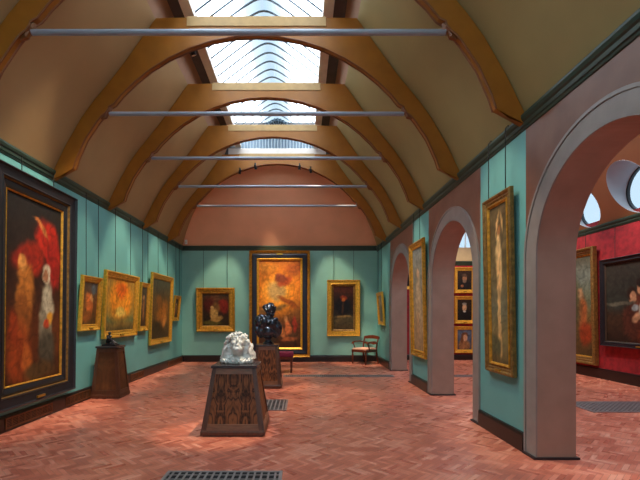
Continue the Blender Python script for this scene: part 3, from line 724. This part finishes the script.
picture('tall pale picture in gilt frame on the teal pier between two farther arches', 'R', XR, 8.05, 9.06, .60, 2.97, TALLA, P_tallA, .02)
picture('tall gilt picture with pale golden upright form on the teal pier nearest the camera', 'R', XR, 4.70, 5.40, .745, 2.92, TALL, P_tallB, .018, wires='hook', ztop=3.42)
BLK = dict(fw=.09, dep=.09, mat='black', prof=flatprof, inner=[(.02, .04, 'slip', 'sight_edge')], res=.018)
picture('wide dark figure group picture in thin black frame on red wall', 'R', X3, 7.35, 9.55, .76, 2.70, BLK, P_group, .01, ztop=3.36)
TALLR = dict(fw=.16, dep=.12, mat='golddk', prof=gprof, inner=[(.03, .04, 'gold', 'sight_edge')], res=.022)
picture('gilt framed outdoor picture on red wall, half hidden by near pier', 'R', X3, 9.78, 11.4, .27, 3.08, TALLR, P_land, .02, ztop=3.36)
for nm, zz, art in (('topmost portrait of the stack of three on the red end wall, dark clothed sitter', (2.16, 2.99), P_p1), ('middle portrait of three stacked on the red end wall, pale head on black', (1.17, 2.06), P_p2), ('lowest portrait of the stack of three on the red end wall, sitter on blue-grey', (.22, 1.08), P_p3)):
    picture(nm, 'B', Y3, 4.96, 5.64, zz[0], zz[1], dict(fw=.11, dep=.07, mat='goldbr', prof=gprof, res=.01, wob=.015), art, .01, wires=False, group='three stacked portraits')
picture('gilt framed picture high on red end wall, seen through the farthest arch', 'B', Y3, 2.95, 3.66, 2.28, 3.0, GOLDS, P_p1, .01, wires=False)

# ------------------------------------------------------------------ skirting vents, floor grates
def wall_vent(y0, y1, label):
    t = thing('wall_vent', label, 'vent', (XL+.035, (y0+y1)/2, .03), PI/2, 'vents in the left skirting'); w = y1-y0
    b = MB(); frame_ring(b, w, .14, [(0, 0), (0, .012), (.015, .012), (.015, 0)]); b.build('frame', 'ventb', t)
    b = MB(); b.box(-w/2+.01, w/2-.01, -.003, -.001, .01, .13); b.build('backing', 'hole_shade', t)
    b = MB(); n = max(4, int(w/.12))
    for k in range(1, n): b.box(-w/2+w*k/n-.006, -w/2+w*k/n+.006, -.01, -.002, .01, .13)
    for k in range(1, 7): b.box(-w/2+.01, w/2-.01, -.008, -.002, .14*k/7-.004, .14*k/7+.004)
    b.build('slat', 'ventb', t)
wall_vent(5.15, 6.12, 'long bronze skirting vent under the large black framed picture')
wall_vent(6.48, 7.22, 'bronze skirting vent beside the small plinth, on its near side')
wall_vent(8.95, 9.66, 'bronze skirting vent on left wall just beyond the small plinth')
wall_vent(11.45, 12.75, 'bronze skirting vent at the far end of left wall')

def grate(x0, x1, y0, y1, label, px=.075, py=.11, bw=.012):
    t = thing('floor_grate', label, 'grate', (x0, y0, 0), 0, 'floor grates'); w, d = x1-x0, y1-y0
    b = MB(); b.box(0, w, 0, d, -.0, .003); b.build('hole_shade', 'hole_shade', t)
    b = MB()
    for q in ((0, w, 0, .03), (0, w, d-.03, d), (0, .03, .03, d-.03), (w-.03, w, .03, d-.03)): b.box(*q, .002, .010)
    b.build('frame', 'iron', t)
    b = MB(); n = max(2, round(w/px))
    for k in range(1, n): b.box(w*k/n-bw, w*k/n+bw, .03, d-.03, .003, .008)
    n = max(2, round(d/py))
    for k in range(1, n): b.box(.03, w-.03, d*k/n-bw*.8, d*k/n+bw*.8, .003, .0075)
    b.build('bars', 'iron', t)
grate(-1.23, -.17, 3.0, 3.86, 'iron floor grate at the bottom edge in front of the near plinth', .062, .1, .009)
grate(-1.25, -.22, 6.32, 7.12, 'iron floor grate right behind the near plinth', .065, .1, .011)
grate(-.42, 2.2, 9.75, 10.05, 'narrow iron floor grate across the room before the far bench', .05, .07, .008)
grate(4.35, 6.4, 6.2, 6.95, 'iron floor grate in the red room seen through the near arch', .07, .07, .014)
grate(5.15, 6.4, 5.6, 6.02, 'second iron floor grate in the red room, nearer and at the right edge', .07, .07, .014)
grate(2.9, 5.2, 9.75, 10.05, 'narrow iron floor grate in red room seen through the middle arch', .05, .07, .008)

# ------------------------------------------------------------------ plinths
def plinth(name, label, loc, w0, d0, w1, d1, h, ven, rz=0, top='slab'):
    t = thing(name, label, 'plinth', loc, rz)
    zb = .07; hb = h-.035
    b = MB(); b.frustum(w0-.04, d0-.04, zb, w1-.03, d1-.03, hb); b.build('veneer_panel', ven, t)
    b = MB(); b.box(-w0/2, w0/2, -d0/2, d0/2, .012, .06, bevel=.008); b.frustum(w0-.005, d0-.005, .06, w0-.03, d0-.03, zb+.02); b.build('base_moulding', 'wood', t)
    b = MB(); b.box(-w0/2+.025, w0/2-.025, -d0/2+.025, d0/2-.025, 0, .014); b.build('foot', 'black', t)
    b = MB(); b.box(-w1/2-.012, w1/2+.012, -d1/2-.012, d1/2+.012, hb, h, bevel=.006); b.build('top_slab', top, t)
    # stiles and rails on each face
    def face_pt(side, u, z, o):
        k = (z-zb)/(hb-zb); W = (w0-.04)+((w1-.03)-(w0-.04))*k; D = (d0-.04)+((d1-.03)-(d0-.04))*k
        if side == 0: return (u*W/2, -D/2-o, z)
        if side == 1: return (W/2+o, u*D/2, z)
        if side == 2: return (-u*W/2, D/2+o, z)
        return (-W/2-o, -u*D/2, z)
    for side in range(4):
        b = MB(); r = MB(); th = .012; st = .055/(w0/2)
        def slab(bb, ua, ub, za, zc):
            f = [face_pt(side, ua, za, th), face_pt(side, ub, za, th), face_pt(side, ub, zc, th), face_pt(side, ua, zc, th)]
            g = [face_pt(side, ua, za, 0), face_pt(side, ub, za, 0), face_pt(side, ub, zc, 0), face_pt(side, ua, zc, 0)]
            fv = [bb.v(p) for p in f]; gv = [bb.v(p) for p in g]
            bb.face(fv); bb.face(gv[::-1])
            for q in range(4): bb.face([fv[q], gv[q], gv[(q+1) % 4], fv[(q+1) % 4]])
        slab(b, -1.02, -1+st, zb, hb); b.build('stile', 'wood', t)
        b = MB(); slab(b, 1-st, 1.02, zb, hb); b.build('stile', 'wood', t)
        slab(r, -1+st, 1-st, hb-.07, hb); r.build('rail', 'woodlt' if ven == 'veneer' else 'wood', t)
        r = MB(); slab(r, -1+st, 1-st, zb, zb+.075); r.build('rail', 'woodlt' if ven == 'veneer' else 'wood', t)
    return t
P1 = (-.815, 5.34); plinth('display_plinth', 'large tapered walnut plinth nearest the camera, carrying the white bust', (*P1, 0), .77, .77, .535, .535, .835, 'veneer')
P2 = (-.675, 8.48); plinth('display_plinth', 'tapered dark wood plinth in mid room carrying the dark bronze bust', (*P2, 0), .585, .585, .43, .43, .86, 'veneer')
P3 = (-3.39, 7.43); plinth('display_plinth', 'tapered oak plinth against the left wall carrying the seated statuette', (*P3, 0), .52, .44, .36, .32, .905, 'veneer2')

# ------------------------------------------------------------------ sculptures (voxel-fused solids)
def fused(name, balls, voxel, m, parent, loc=(0, 0, 0), smooth=6, tubes=()):
    b = MB()
    for bl in balls:
        c, r = bl[0], bl[1]; rot = bl[2] if len(bl) > 2 else (0, 0, 0)
        r = r if isinstance(r, tuple) else (r, r, r)
        bmesh.ops.create_icosphere(b.bm, subdivisions=3, radius=1, matrix=Matrix.Translation(c) @ Euler(rot).to_matrix().to_4x4() @ Matrix.Diagonal((*r, 1)))
    for pts, rr in tubes: b.tube(pts, rr, 10)
    o = b.build('tmp', m)
    mo = o.modifiers.new('r', 'REMESH'); mo.mode = 'VOXEL'; mo.voxel_size = voxel; mo.use_smooth_shade = True
    ms = o.modifiers.new('s', 'SMOOTH'); ms.iterations = smooth; ms.factor = .5
    dg = bpy.context.evaluated_depsgraph_get(); ev = o.evaluated_get(dg)
    me = bpy.data.meshes.new_from_object(ev); me.name = name
    for v_ in me.vertices: v_.co.z = max(v_.co.z, .002)
    bpy.data.objects.remove(o)
    for p in me.polygons: p.use_smooth = True
    n = bpy.data.objects.new(name, me); COL.objects.link(n); n.location = loc
    if parent: n.parent = parent
    return n
def head_parts(S=1., M=Matrix.Identity(4), eyes=True):
    """face towards -Y, chin down; S = head height (chin to crown), origin at head centre"""
    q = [((0, .01, .08), (.30, .36, .40)), ((0, -.05, -.12), (.25, .29, .34)), ((0, -.20, -.40), (.12, .12, .09)), ((0, -.12, -.33), (.2, .2, .13)),
         ((0, -.385, -.08), (.045, .07, .10)), ((0, -.345, .03), (.04, .05, .12)), ((0, -.33, .10), (.24, .07, .035)), ((0, -.335, -.26), (.085, .04, .02)), ((0, -.325, -.30), (.075, .045, .022)),
         ((.13, -.27, -.12), (.1, .09, .09)), ((-.13, -.27, -.12), (.1, .09, .09)), ((.29, .02, -.04), (.03, .07, .1)), ((-.29, .02, -.04), (.03, .07, .1))]
    if eyes: q += [((.115, -.315, .03), (.05, .03, .03)), ((-.115, -.315, .03), (.05, .03, .03))]
    out = []
    for c, r in q:
        out.append((tuple(M @ (Vector(c)*S)), tuple(x*S for x in r), tuple(M.to_euler())))
    return out

# white bust: head thrown back so the chin and throat face the viewer, loose curls, low drapery
t = thing('marble_bust', 'white marble bust with thrown back head and curls on the near plinth', 'sculpture', (P1[0]+.0, P1[1]+.0, .835))
HM = Matrix.Translation((.005, -.005, .225)) @ Matrix.Rotation(.10, 4, 'Z') @ Matrix.Rotation(-.80, 4, 'X')
body = head_parts(.34, HM)
body += [((0, .02, .11), (.09, .08, .12), (.35, 0, 0)), ((0, .03, .05), (.19, .12, .06)), ((-.12, .02, .07), (.075, .09, .06), (0, .35, 0)), ((.12, .02, .07), (.075, .09, .06), (0, -.35, 0)), ((0, -.04, .06), (.11, .075, .05))]
fused('bust_body', body, .0055, 'marble', t, smooth=3)
random.seed(4); hair = []
for k in range(120):
    a = random.uniform(-.3, PI+.3); rr = random.uniform(.125, .16)
    x = math.cos(a)*rr*1.0; z = .235+math.sin(a)*rr*.98; y_ = random.uniform(-.06, .09)
    hair.append(((x, y_, z), (random.uniform(.012, .022), random.uniform(.014, .02), random.uniform(.009, .015)), (random.uniform(0, 3), random.uniform(0, 3), random.uniform(0, 3))))
tb = []
for s in (-1, 1):
    for k in range(6):
        x0 = s*(.128+.008*k); ph = k*1.3
        tb.append(([(x0+s*.06*(j/6)**1.2+.010*math.sin(j*1.9+ph), -.045+.028*k-.02*math.sin(j*.8), .24-.032*j) for j in range(7)], [.018-.0010*j for j in range(7)]))
hair.append(((0, .09, .25), (.13, .08, .115)))
for s in (-1, 1): hair += [((s*.11, .03, .16), (.06, .07, .09)), ((s*.135, .02, .10), (.07, .08, .07))]
fused('hair', hair, .0048, 'marble', t, smooth=1, tubes=tb)
dr = []; random.seed(9)
for k in range(44):
    x = -.195+.39*k/43
    dr.append(((x, -.10+.25*x*x*6+random.uniform(-.012, .012), .03+random.uniform(-.012, .02)), (.011, .035, random.uniform(.025, .042)), (random.uniform(-.6, .2), random.uniform(-.7, .7), 0)))
dr.append(((0, .01, .02), (.205, .125, .028)))
fused('drapery', dr, .0055, 'marble', t, smooth=1)

# dark bronze bust seen from behind the shoulder, head turned away to the right
t = thing('bronze_bust', 'dark bronze bust with turned head and bare shoulders on the middle plinth', 'sculpture', (P2[0]+.01, P2[1]-.02, .86))
b = MB(); b.lathe([(.115, 0), (.115, .02), (.095, .035), (.07, .06), (.062, .09), (.075, .12), (.095, .15)], 28); b.build('socle', 'bronze', t, smooth=True)
body = [((0, 0, .27), (.17, .12, .15)), ((0, .01, .40), (.20, .12, .13)), ((-.185, -.02, .47), (.09, .10, .13), (0, .25, 0)), ((.19, -.04, .35), (.095, .105, .14), (0, -.25, 0)), ((-.225, -.02, .30), (.055, .065, .09)), ((.23, -.04, .27), (.05, .065, .09)),
        ((-.085, -.10, .42), (.08, .05, .12), (.2, .3, 0)), ((.10, -.11, .40), (.09, .055, .11), (.2, -.3, 0)), ((.01, -.10, .26), (.1, .05, .1)), ((-.10, -.03, .54), (.11, .075, .06), (0, .35, 0)), ((.11, -.04, .47), (.11, .07, .06), (0, -.5, 0)),
        ((.01, .01, .53), (.10, .09, .12), (0, .2, 0)), ((-.15, 0, .27), (.10, .10, .15)), ((.15, -.01, .26), (.10, .10, .14)), ((0, -.02, .17), (.12, .09, .06))]
HM = Matrix.Translation((.035, .0, .665)) @ Matrix.Rotation(.22, 4, 'Y') @ Matrix.Rotation(1.0, 4, 'Z') @ Matrix.Rotation(.2, 4, 'X')
fused('bust_body', body+head_parts(.30, HM), .008, 'bronze', t, smooth=3)
hair = []; random.seed(12)
for k in range(120):
    v = Vector((random.gauss(0, 1), random.gauss(0, 1), random.gauss(0, 1))).normalized()
    if v.z < -.25 or v.y < -.45: continue
    p = HM @ Vector((v.x*.118, v.y*.132+.012, v.z*.128+.03)); hair.append((tuple(p), (.027, .016, .016), (random.random()*3, random.random()*3, random.random()*3)))
hair.append((tuple(HM @ Vector((0, .15, .03))), (.06, .055, .055))); hair.append((tuple(HM @ Vector((0, .025, .04))), (.11, .12, .115)))
fused('hair', hair, .006, 'bronze', t, smooth=2)

# seated statuette
t = thing('bronze_statuette', 'small black bronze statuette of a seated figure on the left plinth', 'sculpture', (P3[0]+.0, P3[1], .905))
b = MB(); b.box(-.12, .12, -.085, .085, 0, .028, bevel=.006); b.build('base', 'bronzedk', t)
balls = [((-.04, .0, .075), (.05, .05, .045)), ((-.035, 0, .125), (.038, .034, .06), (0, -.1, 0)), ((-.028, 0, .165), (.05, .03, .026)), ((-.02, -.005, .215), (.022, .026, .03)), ((-.02, 0, .19), (.014, .014, .02)), ((-.02, .01, .225), (.025, .026, .022)), ((.0, 0, .04), (.1, .06, .018))]
tb = [([(-.03, -.03, .08), (.035, -.035, .10), (.045, -.035, .04)], [.026, .021, .015]), ([(-.03, .03, .08), (.03, .035, .075), (.075, .03, .045)], [.026, .02, .014]), ([(.045, -.035, .04), (.075, -.035, .035)], [.016, .012]), ([(.075, .03, .045), (.1, .03, .038)], [.014, .011]),
      ([(-.035, -.045, .165), (-.005, -.06, .125), (.03, -.04, .115)], [.016, .013, .010]), ([(-.035, .045, .165), (-.05, .06, .12), (-.06, .05, .06)], [.016, .013, .01])]
fused('figure', balls, .0055, 'bronzedk', t, loc=(0, 0, 0), smooth=3, tubes=tb)

# ------------------------------------------------------------------ bench and armchair
t = thing('upholstered_bench', 'low burgundy upholstered bench with dark legs behind the bronze bust plinth', 'bench', (-.72, 10.6, 0))
b = MB(); b.box(-.53, .53, -.22, .22, .40, .515, bevel=.03); b.build('seat_cushion', 'burg', t, smooth=True)
b = MB(); b.box(-.52, .52, -.21, .21, .34, .41, bevel=.006); b.build('seat_frame', 'mahog', t)
for sx in (-1, 1):
    for sy in (-1, 1):
        b = MB(); b.frustum(.045, .045, 0, .06, .06, .36, 0, sx*.475, sy*.17); b.build('leg', 'mahog', t)
    b = MB(); b.box(sx*.475-.015, sx*.475+.015, -.17, .17, .09, .125); b.build('stretcher', 'mahog', t)

t = thing('armchair', 'mahogany armchair with cream pink seat in the far right corner', 'chair', (1.90, 12.44, 0), -.85)
t.scale = (1.06, 1.06, 1.0)
b = MB(); b.box(-.25, .25, -.24, .22, .41, .47, bevel=.025); b.build('seat_cushion', 'cream', t, smooth=True)
b = MB()
for q in ((-.265, .265, -.255, -.215), (-.265, .265, .195, .235), (-.265, -.225, -.23, .21), (.225, .265, -.23, .21)): b.box(*q, .355, .425, bevel=.006)
b.build('seat_frame', 'mahog', t)
for s in (-1, 1):
    b = MB(); b.lathe([(.016, 0), (.02, .02), (.016, .05), (.024, .2), (.028, .28), (.02, .31), (.028, .34), (.028, .38)], 12, 0, Matrix.Translation((s*.24, -.235, 0))); b.build('leg', 'mahog', t, smooth=True)
    b = MB(); b.tube([(s*.24, .30, 0), (s*.24, .24, .2), (s*.24, .22, .42), (s*.245, .25, .62), (s*.25, .31, .80)], [.018, .021, .024, .022, .018], 10); b.build('leg', 'mahog', t, smooth=True)
    b = MB(); b.tube([(s*.25, .25, .63), (s*.262, .1, .66), (s*.268, -.1, .655), (s*.268, -.2, .63), (s*.268, -.23, .61)], [.02, .019, .02, .026, .022], 10); b.build('arm', 'mahog', t, smooth=True)
    b = MB(); b.tube([(s*.255, -.10, .40), (s*.262, -.13, .5), (s*.262, -.17, .58), (s*.266, -.16, .645)], [.022, .016, .016, .02], 10); b.build('arm_support', 'mahog', t, smooth=True)
b = MB()
xs = [-.27+.54*k/12 for k in range(13)]
b.sweep([(-.012, -.055), (.012, -.055), (.018, 0), (.012, .055), (-.012, .055)], lambda k, p: (xs[k], .31+.045*(1-(xs[k]/.27)**2)+p[0], .775+.012*math.cos(xs[k]*9)+p[1]*(1-.25*abs(xs[k])/.27)), 13); b.build('top_rail', 'mahog', t, smooth=True)
b = MB(); b.sweep([(-.01, -.03), (.01, -.03), (.01, .03), (-.01, .03)], lambda k, p: (xs[k]*.9, .25+.03*(1-(xs[k]/.27)**2)+p[0], .60+p[1]+.01*math.cos(xs[k]*30)), 13); b.build('back_rail', 'mahog', t, smooth=True)

# small white alarm sensor in the corner above the cornice
t = thing('wall_sensor', 'small white sensor box above the cornice in far left corner', 'sensor', (XL+.17, YB-.16, 3.62))
b = MB(); b.box(-.035, .035, -.035, .035, 0, .13, bevel=.01); b.build('housing', 'white', t)
b = MB(); b.box(-.025, .025, -.04, -.033, .03, .07, bevel=.003); b.build('lens', 'lens', t)

# ------------------------------------------------------------------ light
sc = bpy.context.scene
wd = bpy.data.worlds.new('overcast'); sc.world = wd; wd.use_nodes = True
bg = wd.node_tree.nodes['Background']; bg.inputs[0].default_value = (.80, .91, 1, 1); bg.inputs[1].default_value = 8
def portal(name, loc, rot, sx, sy):
    l = bpy.data.lights.new(name, 'AREA'); l.shape = 'RECTANGLE'; l.size = sx; l.size_y = sy; l.energy = 1
    l.cycles.is_portal = True
    o = bpy.data.objects.new(name, l); COL.objects.link(o); o.location = loc; o.rotation_euler = rot
portal('skylight_portal', (XC, (YF+YS)/2, 6.95), (0, 0, 0), 2.2, YS-YF)
portal('fill_window_portal', (-.66, YF-.2, 2.1), (PI/2, 0, 0), 4.1, 2.4)
portal('far_skylight_portal', (XM, (Y3F+Y3)/2, 5.58), (0, 0, 0), 5.5*2-2*XM, Y3-Y3F)
for y, tgt, e in ((8.4, (X3, 8.5, 1.7), 350), (10.5, (X3, 10.4, 1.6), 300), (12, (5.3, Y3, 1.6), 350)):
    spot_lamp('red_room_beam', (XM, y-.6, 5.4), tgt, e, .8)

# ------------------------------------------------------------------ camera
cd = bpy.data.cameras.new('camera'); cam = bpy.data.objects.new('camera', cd); COL.objects.link(cam)
cam.location = (0, 0, EYE); cam.rotation_euler = (PI/2, 0, 0)
cd.sensor_width = 36; cd.lens = 36*F/640; cd.shift_x = 19/640; cd.shift_y = 75/640; cd.clip_start = .05
sc.camera = cam
sc.view_settings.view_transform = 'Standard'; sc.view_settings.look = 'None'; sc.view_settings.exposure = 0
